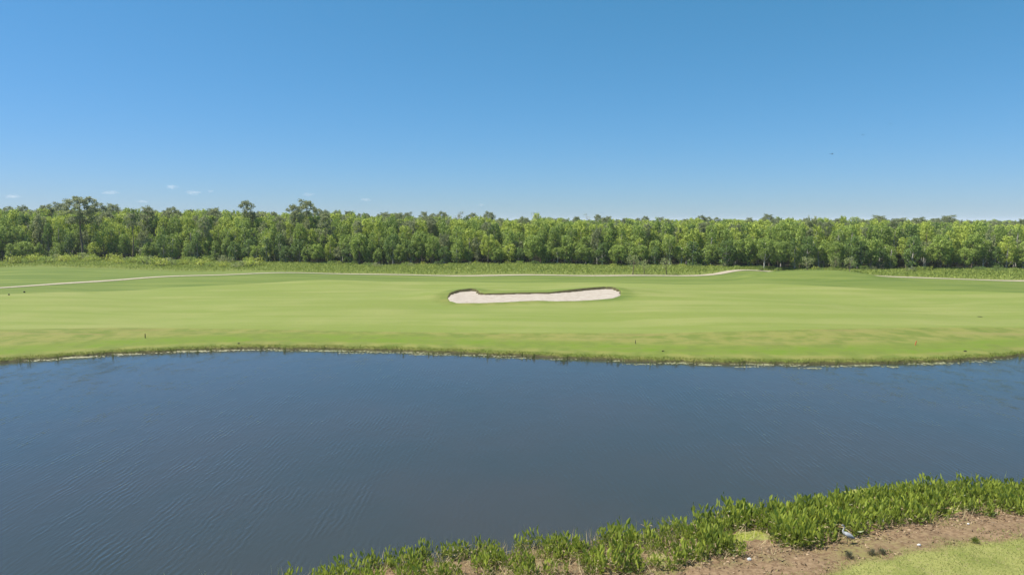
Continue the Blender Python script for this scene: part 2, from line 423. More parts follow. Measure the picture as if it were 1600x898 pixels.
# ------------------------------------------------------------------ setting: cart path
pm = plain_mat("pale_concrete", (0.27, 0.225, 0.165), (0.36, 0.305, 0.23), 1.2, 0.9, 0.2)
d = np.gradient(PLINE, axis=0); d /= np.linalg.norm(d, axis=1)[:, None]; nrm = np.stack([-d[:, 1], d[:, 0]], 1)
pv, pf = [], []
for i in range(len(PLINE)):
    for w_ in (-1.7, -0.85, 0.0, 0.85, 1.7):
        x, y = PLINE[i] + nrm[i] * w_
        pv.append((x, y, 0))
pv = np.array(pv); pv[:, 2] = height(pv[:, 0], pv[:, 1]) + 0.10
base = pv.copy(); base[:, 2] -= 0.3
nP = len(PLINE)
for i in range(nP - 1):
    for j in range(4): a = i * 5 + j; pf.append((a, a + 5, a + 6, a + 1))
    off = nP * 5
    a = i * 5; pf.append((a, off + a, off + a + 5, a + 5)); a += 4; pf.append((a, a + 5, off + a + 5, off + a))
tag(obj("cart_path", mesh("cart_path", np.concatenate([pv, base]), pf, [pm])), kind="structure")

# ================================================================== trees
bark_brown = plain_mat("bark_brown", (0.10, 0.075, 0.055), (0.20, 0.16, 0.12), 3, 0.95, 0.5, stretch=(3, 3, 0.6))
bark_grey = plain_mat("bark_grey", (0.26, 0.24, 0.21), (0.46, 0.43, 0.38), 3, 0.95, 0.5, stretch=(3, 3, 0.6))
LEAF = {
    "dark green": leaf_mat("leaves_dark_green", (0.075, 0.128, 0.034), (0.185, 0.270, 0.064)),
    "mid-green": leaf_mat("leaves_mid_green", (0.135, 0.200, 0.042), (0.315, 0.405, 0.080)),
    "yellow-green": leaf_mat("leaves_yellow_green", (0.225, 0.290, 0.046), (0.450, 0.520, 0.092)),
    "grey-green": leaf_mat("leaves_grey_green", (0.165, 0.190, 0.085), (0.310, 0.340, 0.150)),
}
LEAF["lemon-green"] = leaf_mat("leaves_lemon_green", (0.22, 0.27, 0.035), (0.42, 0.46, 0.075))
needle = leaf_mat("pine_needles", (0.150, 0.180, 0.090), (0.300, 0.330, 0.165), 0.45)
straw = leaf_mat("bare_twigs", (0.13, 0.11, 0.09), (0.26, 0.23, 0.20), 0.1)

def lobed_crown(seed, H, RX, base, lobes, per, size, top=0.5, lump=(0.9, 1.7), aspect=0.75):
    """leaf faces gathered in clumps through the crown's volume"""
    g = np.random.default_rng(seed)
    t = g.random(lobes) ** 0.85
    prof = np.sqrt(np.clip(1 - ((t - top) / (0.08 + np.where(t > top, 1 - top, top + 0.12))) ** 2, 0.02, 1))
    th = np.arange(lobes) * 2.39996 + g.random(lobes) * 0.8
    rr = RX * prof * (0.35 + 0.65 * np.sqrt(g.random(lobes)))
    lr = g.uniform(*lump, lobes) * (0.65 + 0.5 * prof)
    C = np.stack([rr * np.cos(th), rr * np.sin(th), base * H + t * (H - base * H - lr * 0.6)], 1)
    tl = g.random(lobes)
    P, N, S, T = [], [], [], []
    for c, r_, q in zip(C, lr, tl):
        n = int(per * (r_ / 1.3) ** 2 * g.uniform(0.7, 1.2))
        dr = g.normal(size=(n, 3)); dr[:, 2] += 0.35; dr /= np.linalg.norm(dr, axis=1)[:, None]
        rad = r_ * (0.45 + 0.6 * g.random(n) ** 0.7 + 0.35 * (g.random(n) < .18))
        p = c + dr * rad[:, None] * np.array([0.85, 0.85, 1.05]); P.append(p)
        N.append(dr + 0.65 * g.normal(size=(n, 3))); S.append(size * g.uniform(0.6, 1.3, n))
        T.append(np.clip(0.15 + 0.5 * q + 0.35 * g.random(n), 0, 1))
    P = np.concatenate(P); V, Fc = quads(P, np.concatenate(N), np.concatenate(S), aspect, g)
    return V, Fc, np.repeat(np.concatenate(T), 4), C

def limbs(mb, C, H, r0, g, n=9, fork=0.25, lean=0.0):
    """tapered trunk with limbs reaching to clumps of the crown"""
    z = np.linspace(-0.4, H * 0.86, 9)
    bx = lean * z / H + 0.12 * np.sin(z * 0.7 + g.random() * 6); by = 0.12 * np.sin(z * 0.55 + g.random() * 6)
    tr = np.stack([bx, by, z], 1); rad = r0 * (1.25 - 1.15 * (z / H).clip(0, 1)); rad[0] *= 1.5
    mb.tube(tr, rad, 7)
    pick = g.choice(len(C), min(n, len(C)), replace=False)
    for i in pick:
        c = C[i]; zs = max(H * fork * 0.6, c[2] - 0.30 * H * g.uniform(0.5, 1.1)); zs = min(zs, H * 0.8)
        a = np.array([np.interp(zs, z, bx), np.interp(zs, z, by), zs])
        mid = 0.5 * (a + c) + np.array([0, 0, -0.12 * np.linalg.norm(c - a)])
        rr = np.interp(zs, z, rad) * 0.6
        mb.tube([a, mid, c], [rr, rr * 0.65, rr * 0.2], 5)

def leaf_tree_variant(seed, shade, H, RX, base, lobes, per, size, top=0.5, lump=(0.9, 1.7)):
    g = np.random.default_rng(seed + 900)
    V, Fc, T, C = lobed_crown(seed, H, RX, base, lobes, per, size, top, lump)
    mb = MB(); limbs(mb, C, H, 0.022 * H, g, 10)
    return dict(shade=shade, H=H, RX=RX, crown=mesh("crown", V, Fc, [LEAF[shade]], False, {"tint": T}),
                trunk=mb.build("trunk", [bark_grey if seed % 3 else bark_brown], True))

VAR = []
_spec = [("dark green", 3.2, .12, 46), ("dark green", 2.3, .10, 40), ("mid-green", 3.3, .26, 46), ("mid-green", 2.4, .10, 42), ("mid-green", 2.9, .32, 40), ("mid-green", 2.0, .06, 36),
         ("yellow-green", 3.1, .20, 46), ("yellow-green", 2.3, .10, 40), ("yellow-green", 3.4, .30, 46), ("grey-green", 2.2, .16, 34), ("grey-green", 2.9, .34, 34)]
for i, (sh, rx, b_, lb) in enumerate(_spec):
    sparse = (1.5, 1.25, 1.6, 1.1, 0.95)[i % 5]
    VAR.append(leaf_tree_variant(100 + i, sh, 12.0, rx, b_, int(lb * sparse), 74, 0.48, top=0.42 + 0.04 * (i % 4), lump=(0.5, 1.25)))

def tree(name, var, x, y, hgt, wide=1.0, rot=0.0, z=None):
    e = obj(name, None, None, (x, y, (h1(x, y) if z is None else z)), (0, 0, rot), (wide * hgt / var["H"], wide * hgt / var["H"], hgt / var["H"]))
    e.empty_display_size = 0.5
    t_ = obj("trunk", var["trunk"], e); c_ = obj("crown", var["crown"], e)
    return e

# --- pines: long bare trunk, open flat-topped crown of needle clumps
def pine_variant(seed, H, RX, crown=0.42, nb=20, clump=1.0, dens=31):
    g = np.random.default_rng(seed); mb = MB()
    z = np.linspace(-0.4, H * 0.97, 12)
    bx = 0.25 * np.sin(z * 0.25 + g.random() * 6); by = 0.2 * np.sin(z * 0.3 + g.random() * 6)
    rad = 0.0145 * H * (1.1 - 0.95 * (z / H).clip(0, 1)); mb.tube(np.stack([bx, by, z], 1), rad, 7)
    P, N, S, T = [], [], [], []
    def tuft(c, r_, q):
        n = int(dens * (r_ / 0.9) ** 2)
        dr = g.normal(size=(n, 3)); dr[:, 2] += 0.25; dr /= np.linalg.norm(dr, axis=1)[:, None]
        P.append(c + dr * (r_ * (0.35 + 0.65 * g.random(n)))[:, None] * np.array([1, 1, 0.85]))
        N.append(np.cross(dr, g.normal(size=(n, 3))) + 0.2 * g.normal(size=(n, 3))); S.append(g.uniform(0.4, 0.8, n)); T.append(np.clip(0.2 + 0.5 * q + 0.3 * g.random(n), 0, 1))
    for b in range(nb):
        t = (b + g.random()) / nb
        zs = H * (1 - crown) + t * H * crown * 0.95
        L = RX * (0.45 + 0.55 * math.sin(math.pi * min(1, 0.22 + 0.75 * t))) * g.uniform(0.55, 1.1)
        th = b * 2.4 + g.uniform(-.5, .5)
        a = np.array([np.interp(zs, z, bx), np.interp(zs, z, by), zs])
        e = a + np.array([L * math.cos(th), L * math.sin(th), L * g.uniform(0.05, 0.45)])
        m = 0.55 * a + 0.45 * e + np.array([0, 0, -0.08 * L])
        rr = max(0.04, np.interp(zs, z, rad) * 0.45); mb.tube([a, m, e], [rr, rr * .7, rr * .3], 5)
        for f_ in ((0.62, 0.85) if g.random() < 0.5 else (0.8,)):
            tuft(a + (e - a) * f_ + g.normal(size=3) * 0.3, clump * g.uniform(0.6, 0.9), g.random())
        tuft(e, clump * g.uniform(0.75, 1.2), g.random())
    tuft(np.array([bx[-1], by[-1], H * 0.98]), clump, .6)
    for b in range(5):                                           # dead stubs below the crown
        zs = H * g.uniform(0.3, 1 - crown); th = g.random() * 6.28; L = g.uniform(0.6, 1.6)
        a = np.array([np.interp(zs, z, bx), np.interp(zs, z, by), zs])
        mb.tube([a, a + np.array([L * math.cos(th), L * math.sin(th), 0.1])], [0.06, 0.02], 4)
    V, Fc = quads(np.concatenate(P), np.concatenate(N), np.concatenate(S), 0.42, g)
    return dict(H=H, crown=mesh("crown", V, Fc, [needle], False, {"tint": np.repeat(np.concatenate(T), 4)}), trunk=mb.build("trunk", [bark_brown], True))
PINES = [pine_variant(21, 26, 4.8, .44, 46, 1.2), pine_variant(22, 22, 2.7, .32, 22, 1.0), pine_variant(23, 22, 3.9, .42, 32, 1.15),
         pine_variant(24, 20, 2.8, .5, 28, 1.0), pine_variant(25, 22, 3.4, .62, 38, 1.1)]
def snag_variant(seed, H):
    """half-dead tree: forked bare limbs with a few sparse leaf tufts"""
    g = np.random.default_rng(seed); mb = MB()
    z = np.linspace(-0.3, H * .9, 8); mb.tube(np.stack([0.2 * np.sin(z * .3), 0 * z, z], 1), 0.26 * (1.1 - z / H), 6)
    P, N, S = [], [], []
    for b in range(16):
        zs = H * g.uniform(.5, .9); th = g.random() * 6.28; L = g.uniform(1.2, 3.2)
        a = np.array([0.2 * np.sin(zs * .3), 0, zs]); e = a + np.array([L * .8 * math.cos(th), L * .8 * math.sin(th), L * g.uniform(.3, .9)])
        mb.tube([a, .5 * (a + e) + g.normal(size=3) * .15, e], [.09, .06, .025], 4)
        for q in range(3):
            e2 = e + g.normal(size=3) * np.array([.7, .7, .5]) + np.array([0, 0, .3]); mb.tube([.4 * a + .6 * e, e2], [.04, .015], 4)
        n = int(g.integers(8, 34)); P.append(e + g.normal(size=(n, 3)) * .45); N.append(g.normal(size=(n, 3))); S.append(g.uniform(.2, .45, n))
    V, Fc = quads(np.concatenate(P), np.concatenate(N), np.concatenate(S), .6, g)
    return dict(H=H, crown=mesh("crown", V, Fc, [LEAF["grey-green"]], False, {"tint": g.random(len(V))}), trunk=mb.build("trunk", [bark_grey], True))
SNAGS = [snag_variant(31, 20), snag_variant(32, 18)]

# --- places along the wood, by what stands out in the photograph
ZONES = [(70, "at the left end"), (180, "beside the giant pine"), (340, "right of the giant pine"), (425, "below the slim lone pine"), (510, "below the twin pines"), (600, "right of the twin pines"),
         (700, "left of the bunker"), (780, "behind the bunker's left end"), (880, "behind the bunker's middle"), (970, "behind the bunker's right end"),
         (1060, "behind the trio of saplings"), (1170, "left of the grass mound"), (1250, "behind the grass mound"), (1345, "behind the right-hand saplings"), (1450, "right of the saplings"), (1540, "near the right end"), (9999, "at the right end")]
def px_of(x, y, z=3.0):
    return 800 + F * x / (y * _c - (z - CAM_H) * _s)
def zone(px):
    for lim, s_ in ZONES:
        if px < lim: return s_
ORD = ["leftmost", "second", "third", "fourth", "fifth", "sixth", "seventh", "eighth", "ninth", "tenth", "eleventh", "twelfth",
       "thirteenth", "fourteenth", "fifteenth", "sixteenth", "seventeenth", "eighteenth"]
def label_rows(items, fmt):
    """items: (object, key, px): gives every thing with the same key its rank from the left"""
    by = {}
    for o, key, px in items: by.setdefault(key, []).append((px, o))
    for key, L in by.items():
        L.sort(key=lambda q: q[0])
        for i, (px, o) in enumerate(L):
            if len(L) == 1: rank = "only"
            else: rank = "leftmost" if i == 0 else ("rightmost" if i == len(L) - 1 else ORD[i] + "-from-left")
            o["label"] = fmt(rank, key)

# --- tall pines on the skyline
pine_px = [(12, 322, 3, 330), (36, 320, 4, 345), (72, 320, 2, 330), (93, 317, 2, 350), (123, 307, 0, 287), (152, 317, 2, 335), (176, 319, 2, 350), (230, 321, 4, 300), (268, 324, 2, 345), (298, 327, 3, 380),
           (386, 314, 1, 300), (437, 338, 1, 281), (508, 331, 4, 279), (560, 345, 1, 278), (205, 333, 1, 286), (318, 338, 3, 284), (645, 346, 1, 276), (1010, 350, 1, 268), (1150, 352, 3, 262), (428, 330, 4, 330), (460, 320, 1, 281), (478, 313, 2, 292), (496, 326, 3, 350), (527, 329, 3, 380), (543, 330, 1, 400), (572, 333, 3, 420), (600, 332, 2, 400), (617, 334, 1, 430),
           (637, 332, 2, 410), (663, 331, 1, 390), (676, 333, 3, 410), (691, 331, 2, 380), (735, 335, 3, 400), (764, 331, 2, 380), (814, 341, 1, 440), (866, 341, 3, 430), (901, 340, 2, 430), (951, 338, 1, 380),
           (976, 342, 2, 430), (1030, 345, 3, 450), (1096, 337, 2, 380), (1120, 339, 3, 400), (1171, 340, 1, 350), (1200, 335, 2, 340), (1214, 340, 3, 370), (1258, 341, 1, 390), (1284, 344, 3, 400), (1312, 341, 2, 380),
           (1345, 343, 3, 390), (1374, 337, 2, 360), (1407, 341, 2, 380), (1436, 340, 2, 350), (1462, 341, 3, 400), (1481, 337, 2, 350), (1516, 345, 3, 380), (1549, 346, 2, 380), (1588, 346, 2, 370)]
NAMED = {123: "giant pine with broad grey-green crown and long dark trunk at left", 386: "slim lone pine with small round crown standing clear on the skyline",
         460: "slim pine with bare trunk, left of the twin tall pines", 478: "flat-topped tall pine, right of the twin tall pines"}
items = []
for px, py, v, dep in pine_px:
    x, y = ray(px, py)[:2] * dep; z0 = h1(x, y)
    top = CAM_H + ray(px, py)[2] * dep
    e = tree("pine_tree", PINES[v], x, y, (top - z0) / 1.02, 1.35 if v == 0 else 1.5 if px > 1290 else 1.0, rng.random() * 6.28, z0)
    tag(e, None, "pine", "pines rising above the woods")
    if px in NAMED: e["label"] = NAMED[px]
    else: items.append((e, zone(px), px))
label_rows(items, lambda r, k: f"{r} pine crown on the skyline above the woods {k}")
for (px, py, v, dep, lab) in [(716, 327, 0, 330, "ragged half-dead tree with sparse tufts rising above the woods left of bunker"), (839, 334, 1, 340, "thin grey snag on the skyline behind the bunker's middle"),
                              (921, 336, 1, 350, "grey leafless-looking treetop on the skyline behind the bunker's right end"), (40, 350, 1, 296, "pale half-bare tree in the woods at the left end")]:
    x, y = ray(px, py)[:2] * dep; z0 = h1(x, y)
    tag(tree("dead_tree", SNAGS[v], x, y, CAM_H + ray(px, py)[2] * dep - z0, 1.0, px, z0), lab, "tree")

# --- leafy trees of the wood's edge, three rows one can tell apart
items = []
rows = [("front row", 2.5, 4.3, 377, 9.0), ("second row", 8.5, 4.8, 366, 11.5), ("third row", 15.5, 5.4, 356, 9.0)]
wts = {"front row": [.20, .18, .14, .12, .08, .12, .03, .04, .02, .04, .03], "second row": [.06, .05, .14, .12, .12, .08, .13, .11, .11, .04, .04], "third row": [.04, .04, .12, .10, .12, .06, .14, .14, .14, .05, .05]}
for rn, off, step, ytop, _ in rows:
    x = -262.0
    while x < 215:
        x += step * rng.uniform(0.7, 1.3)
        y = float(YEDGE(x)) + off + rng.uniform(-3, 3)
        px = px_of(x, y)
        if px < -60 or px > 1660: continue
        v = int(rng.choice(len(VAR), p=wts[rn])); var = VAR[v]
        lift = np.interp(px, [0, 250, 500, 800, 1100, 1600], [17, 13, 6, 1, -1, -3]) * (0.35 if rn == "front row" else 0.8)
        dep = y
        hgt = CAM_H - h1(x, y) + (345 - (ytop - lift + rng.uniform(-11, 12))) * dep / F
        e = tree("leafy_tree", var, x, y, max(hgt, 6), rng.uniform(0.8, 1.15) * 11 / max(hgt, 8), rng.random() * 6.28)
        tag(e, None, "tree", "leafy trees along the wood's edge")
        items.append((e, (var["shade"], rn, zone(px)), px))
def _fmt(r, k): return f"{r} {k[0]} tree in the {k[1]} of the woods {k[2]}" if r != "only" else f"{k[0]} tree in the {k[1]} of the woods {k[2]}"
label_rows(items, _fmt)

# --- the wood behind: one mass of trees
def scatter_mass(name, pts, sources, kind_label=None):
    """one object: source meshes placed on points with their own turn, size and pick"""
    P, rot, sc_, pick = pts
    me = mesh(name, P, np.zeros((0, 4), int))
    a = me.attributes.new("turn", 'FLOAT', 'POINT'); a.data.foreach_set("value", rot.astype(np.float32))
    a = me.attributes.new("size", 'FLOAT_VECTOR', 'POINT'); a.data.foreach_set("vector", sc_.astype(np.float32).ravel())
    a = me.attributes.new("pick", 'INT', 'POINT'); a.data.foreach_set("value", pick.astype(np.int32))
    o = obj(name, me)
    ng = bpy.data.node_groups.new(name, 'GeometryNodeTree')
    ng.interface.new_socket("Geometry", in_out='INPUT', socket_type='NodeSocketGeometry')
    ng.interface.new_socket("Geometry", in_out='OUTPUT', socket_type='NodeSocketGeometry')
    N, L = ng.nodes, ng.links
    gi, go = N.new("NodeGroupInput"), N.new("NodeGroupOutput")
    jn = N.new("GeometryNodeJoinGeometry")
    for so in reversed(sources):
        oi = N.new("GeometryNodeObjectInfo"); oi.inputs["Object"].default_value = so; oi.transform_space = 'ORIGINAL'; oi.inputs["As Instance"].default_value = True
        L.new(oi.outputs["Geometry"], jn.inputs[0])
    ip = N.new("GeometryNodeInstanceOnPoints"); L.new(gi.outputs[0], ip.inputs["Points"]); L.new(jn.outputs[0], ip.inputs["Instance"]); ip.inputs["Pick Instance"].default_value = True
    def na(nm, ty):
        q = N.new("GeometryNodeInputNamedAttribute"); q.data_type = ty; q.inputs[0].default_value = nm; return q.outputs[0]
    L.new(na("pick", 'INT'), ip.inputs["Instance Index"])
    cx = N.new("ShaderNodeCombineXYZ"); L.new(na("turn", 'FLOAT'), cx.inputs[2])
    er = N.new("FunctionNodeEulerToRotation"); L.new(cx.outputs[0], er.inputs[0]); L.new(er.outputs[0], ip.inputs["Rotation"])
    L.new(na("size", 'FLOAT_VECTOR'), ip.inputs["Scale"])
    L.new(ip.outputs[0], go.inputs[0])
    md = o.modifiers.new("scatter", 'NODES'); md.node_group = ng
    return o
first_crown = {}
for o in bpy.data.objects:
    if o.name.startswith("crown") and o.parent and o.parent.name.startswith(("leafy_tree", "pine_tree")): first_crown.setdefault(o.data.name, o)
src = [first_crown[v["crown"].name] for v in VAR if v["crown"].name in first_crown]
n_leaf = len(src)
mass_w = np.array([{'dark green': .4, 'mid-green': 1.0, 'yellow-green': 1.9, 'grey-green': .55}[v["shade"]] for v in VAR if v["crown"].name in first_crown]); mass_w = mass_w / mass_w.sum()
src += [first_crown[v["crown"].name] for v in (PINES[1], PINES[2], PINES[4])]
P, rt, sc_, pk = [], [], [], []
y = 22.0
while y < 1300:
    stp = 5.4 if y < 70 else (9 if y < 250 else 16 if y < 600 else 26)
    half_w = (240 + y) * 1.05 + 60
    x = -half_w
    while x < half_w:
        x += stp * rng.uniform(0.7, 1.3)
        yy = float(YEDGE(np.clip(x, -250, 230))) + y + rng.uniform(-.5, .5) * stp
        px = 800 + F * x / yy
        if px < -260 or px > 1860: continue
        ytop = np.interp(px, [0, 250, 500, 800, 1100, 1600], [331, 332, 339, 346, 348, 350]) + 4.2 * rng.normal() + 1.5 + 4 * math.exp(-y / 40)
        hg = np.clip(CAM_H - 2.4 + (345 - ytop) * min(yy, 420) / F, 10, 24)
        pine = rng.random() < (0.10 if y < 200 else 0.22)
        if pine: k_ = n_leaf + int(rng.integers(3)); s_ = (hg * 1.04) / 22.0; P.append((x, yy, 2.2)); sc_.append((s_, s_, s_))
        else:
            k_ = int(rng.choice(n_leaf, p=mass_w)); s_ = hg / 12.0; w_ = rng.uniform(.85, 1.15) * (1.0 + 0.25 * (y > 250)); P.append((x, yy, 2.2)); sc_.append((w_ * 1.1, w_ * 1.1, s_))
        rt.append(rng.random() * 6.28); pk.append(k_)
    y += stp * 0.95
forest = scatter_mass("forest", (np.array(P), np.array(rt), np.array(sc_), np.array(pk)), src)
tag(forest, "dense green woods stretching to the horizon behind the front trees", "forest", None, "stuff")

# --- young trees beside the path
LEAF["sapling"] = leaf_mat("leaves_sapling", (0.20, 0.245, 0.085), (0.37, 0.41, 0.16))
def sapling_variant(seed, H, RX):
    g = np.random.default_rng(seed); V, Fc, T, C = lobed_crown(seed, H, RX, .34, 20, 60, .24, .45, (.45, .8)); mb = MB(); limbs(mb, C, H, .09, g, 8, .35)
    return dict(H=H, shade="", crown=mesh("crown", V, Fc, [LEAF["sapling"]], False, {"tint": np.clip(T * .6 + (.1 if seed % 2 else .4), 0, 1)}), trunk=mb.build("trunk", [bark_brown], True))
SAP = [sapling_variant(41, 4.6, 1.35), sapling_variant(42, 4.6, 1.6), sapling_variant(43, 4.6, 1.2)]
for i, (px, top, bot, v, lab) in enumerate([(989, 399, 426, 0, "tall slender sapling by the path, leftmost of the three behind bunker's right"), (1007, 406, 426, 2, "smallest sapling by the path, middle of the three behind bunker's right"),
        (1041, 403, 425, 0, "rounded sapling by the path, rightmost of the three behind bunker's right"), (1261, 401, 424, 1, "bright round-crowned sapling beside the grass mound, left of two others"),
        (1304, 400, 424, 2, "thin pale sapling between two saplings right of the grass mound"), (1327, 402, 427, 0, "bushy pale green sapling nearest the bare path end at right")]):
    dep = [222, 226, 224, 236, 234, 224][i]; x, y = ray(px, bot)[:2] * dep; z0 = h1(x, y); hgt = CAM_H + ray(px, top)[2] * dep - z0
    tag(tree("sapling", SAP[v], x, y, hgt, 1.15, i * 1.3, z0), lab, "sapling", "saplings along the path")

# --- shrubs in front of the wood
def shrub_variant(seed, shade):
    g = np.random.default_rng(seed); V, Fc, T, C = lobed_crown(seed, 2.4, 1.5, .02, 18, 60, .28, .4, (.5, .85)); mb = MB()
    for c in C[:8]: mb.tube([(0.1 * c[0], 0.1 * c[1], -.1), (0.5 * c[0], .5 * c[1], .5 * c[2]), tuple(c)], [.05, .035, .015], 4)
    return dict(H=2.4, shade=shade, crown=mesh("foliage", V, Fc, [LEAF[shade]], False, {"tint": T}), trunk=mb.build("stems", [bark_brown], True))
SHR = [shrub_variant(51, "lemon-green"), shrub_variant(52, "yellow-green"), shrub_variant(53, "mid-green"), shrub_variant(54, "grey-green"), shrub_variant(55, "dark green")]
items = []
def shrub(x, y, hgt, v, wide):
    var = SHR[v]; e = obj("shrub", None, None, (x, y, h1(x, y)), (0, 0, rng.random() * 6.28), (wide * hgt / 2.4, wide * hgt / 2.4, hgt / 2.4)); e.empty_display_size = .3
    obj("stems", var["trunk"], e); obj("foliage", var["crown"], e)
    tag(e, None, "shrub", "shrubs at the foot of the woods"); px = px_of(x, y); items.append((e, (("tall " if hgt > 1.9 else "low ") + var["shade"], zone(px)), px))
for i in range(66):
    px = rng.uniform(10, 440); x0, y0 = on_plane(px, 412, 2.4); y_ = float(YEDGE(x0)) + rng.uniform(-24, -1); shrub(x0, y_, rng.uniform(1.8, 3.6), int(rng.choice([0, 1, 2, 3], p=[.38, .32, .2, .1])), rng.uniform(1.1, 1.8))
for i in range(74):
    px = rng.uniform(440, 1600); x0, y0 = on_plane(px, 418, 2.4); y_ = float(YEDGE(x0)) + rng.uniform(-7, 1.5); shrub(x0, y_, rng.uniform(0.9, 2.0), int(rng.choice([0, 1, 2, 3, 4], p=[.15, .15, .3, .2, .2])), rng.uniform(1.0, 1.6))
label_rows(items, lambda r, k: (f"{r} " if r != "only" else "") + f"{k[0]} shrub at the foot of the woods {k[1]}")

# ================================================================== grasses (uncountable)
def blades(name, X, Y, hgt, width, mat, g, lean=0.35, z=None):
    n = len(X); Z = height(X, Y) if z is None else z
    th = g.random(n) * 6.28; wv_ = np.stack([np.cos(th), np.sin(th), np.zeros(n)], 1) * (width * .5)[:, None]
    b = np.stack([X, Y, Z - 0.03], 1); tip = b + np.stack([g.normal(size=n) * lean * hgt, g.normal(size=n) * lean * hgt, hgt], 1); m = b * .45 + tip * .55; m[:, 2] += .08 * hgt
    V = np.empty((n, 5, 3)); V[:, 0] = b - wv_; V[:, 1] = b + wv_; V[:, 2] = m + wv_ * .8; V[:, 3] = m - wv_ * .8; V[:, 4] = tip
    o = np.arange(n)[:, None] * 5
    tri = np.concatenate([o + np.array([[0, 1, 2]]), o + np.array([[0, 2, 3]]), o + np.array([[3, 2, 4]])])
    me = mesh(name, V.reshape(-1, 3), tri, [mat], False, {"tint": np.repeat(g.random(n), 5)})
    return obj(name, me)
rank = leaf_mat("rank_grass", (0.11, 0.17, 0.025), (0.33, 0.38, 0.085), .35, .7, 0)
g = np.random.default_rng(61); n = 130000
X = g.uniform(-260, 215, n); a0 = np.maximum(path_y(X) + 3.0, YEDGE(X) - 42); b0 = YEDGE(X) + 3; t = g.random(n) ** 0.7; Y = a0 + (b0 - a0) * t
k_ = (px_of(X, Y) > -150) & (px_of(X, Y) < 1750) & (Y > a0); k_ &= (g.random(n) < np.interp(t, [0, .35, 1], [.25, .9, 1])); X, Y, t = X[k_], Y[k_], t[k_]
tag(blades("tall_grass", X, Y, (0.28 + 0.7 * t) * g.uniform(.5, 1.3, len(X)), g.uniform(.12, .34, len(X)), rank, g, .75), "rank yellowish tall grass between the cart path and the woods", "grass", None, "stuff")
bankg = leaf_mat("bank_grass", (0.09, 0.145, 0.018), (0.26, 0.30, 0.06), .35, .7, 0)
g = np.random.default_rng(62); n = 26000
X = g.uniform(-110, 110, n); s_ = np.abs(g.normal(size=n)) * 0.6 + .22; Y = Yfar(X) + s_
tag(blades("bank_grass", X, Y, g.uniform(.08, .26, n) * np.interp(s_, [0, 1, 3], [1.1, .9, .5]), g.uniform(.02, .05, n), bankg, g, .6), "shaggy grass fringe overhanging the far bank of the lake", "grass", None, "stuff")
lawng = leaf_mat("lawn_grass", (0.07, 0.115, 0.015), (0.40, 0.40, 0.13), .35, .7, 0)
g = np.random.default_rng(63); n = 90000
X = g.uniform(4, 48, n); Y = YLAWN(X) + .7 - 13 * g.random(n) ** 1.3; k_ = (Y > 24) & (g.random(n) < sstep(YLAWN(X) - Y, -1.2, .8)); X, Y = X[k_], Y[k_]
tag(blades("lawn_grass", X, Y, g.uniform(.04, .13, len(X)), g.uniform(.014, .032, len(X)), lawng, g, .7), "short mown lawn grass at the lower right corner", "grass", None, "stuff")

# ================================================================== near shore
ROOT_OUT = curve([(290, 918), (450, 914), (560, 890), (650, 868), (700, 858), (760, 862), (850, 848), (1000, 836), (1080, 816), (1200, 800), (1300, 788), (1370, 776), (1480, 764), (1600, 760)], 0.0, [(-40, 27.5), (60, 52)])
ROOT_IN = curve([(450, 960), (560, 948), (700, 928), (830, 918), (1000, 908), (1060, 886), (1110, 878), (1180, 882), (1240, 874), (1275, 862), (1312, 844), (1370, 832), (1440, 826), (1480, 806), (1600, 816)], 0.3, [(-40, 25), (60, 46)])
weed_leaf = leaf_mat("marsh_leaf", (0.055, 0.090, 0.014), (0.370, 0.430, 0.062), .45, .38, .5, .5)
weed_dry = leaf_mat("dry_leaf", (0.20, 0.13, 0.07), (0.48, 0.40, 0.24), .25, .8, .2)
def lance(mb, base, tip, w, fold=.25, t=.5, nrm=None):
    """one lance-shaped leaf: two folded halves, six points"""
    base = np.asarray(base, float); tip = np.asarray(tip, float); ax = tip - base; L = np.linalg.norm(ax)
    sd = np.cross(ax, nrm if nrm is not None else (0.3, .2, 1.0)); sd /= np.linalg.norm(sd) + 1e-9
    up = np.cross(sd, ax / L)
    m = base + ax * .42; m2 = base + ax * .75
    V = [base, m + sd * w * .5 + up * w * fold, m2 + sd * w * .36 + up * w * fold * .6, tip, m2 - sd * w * .36 + up * w * fold * .6, m - sd * w * .5 + up * w * fold, m, m2]
    mb.add(V, [(0, 1, 6), (6, 1, 2, 7), (7, 2, 3), (0, 6, 5), (6, 7, 4, 5), (7, 3, 4)], t)
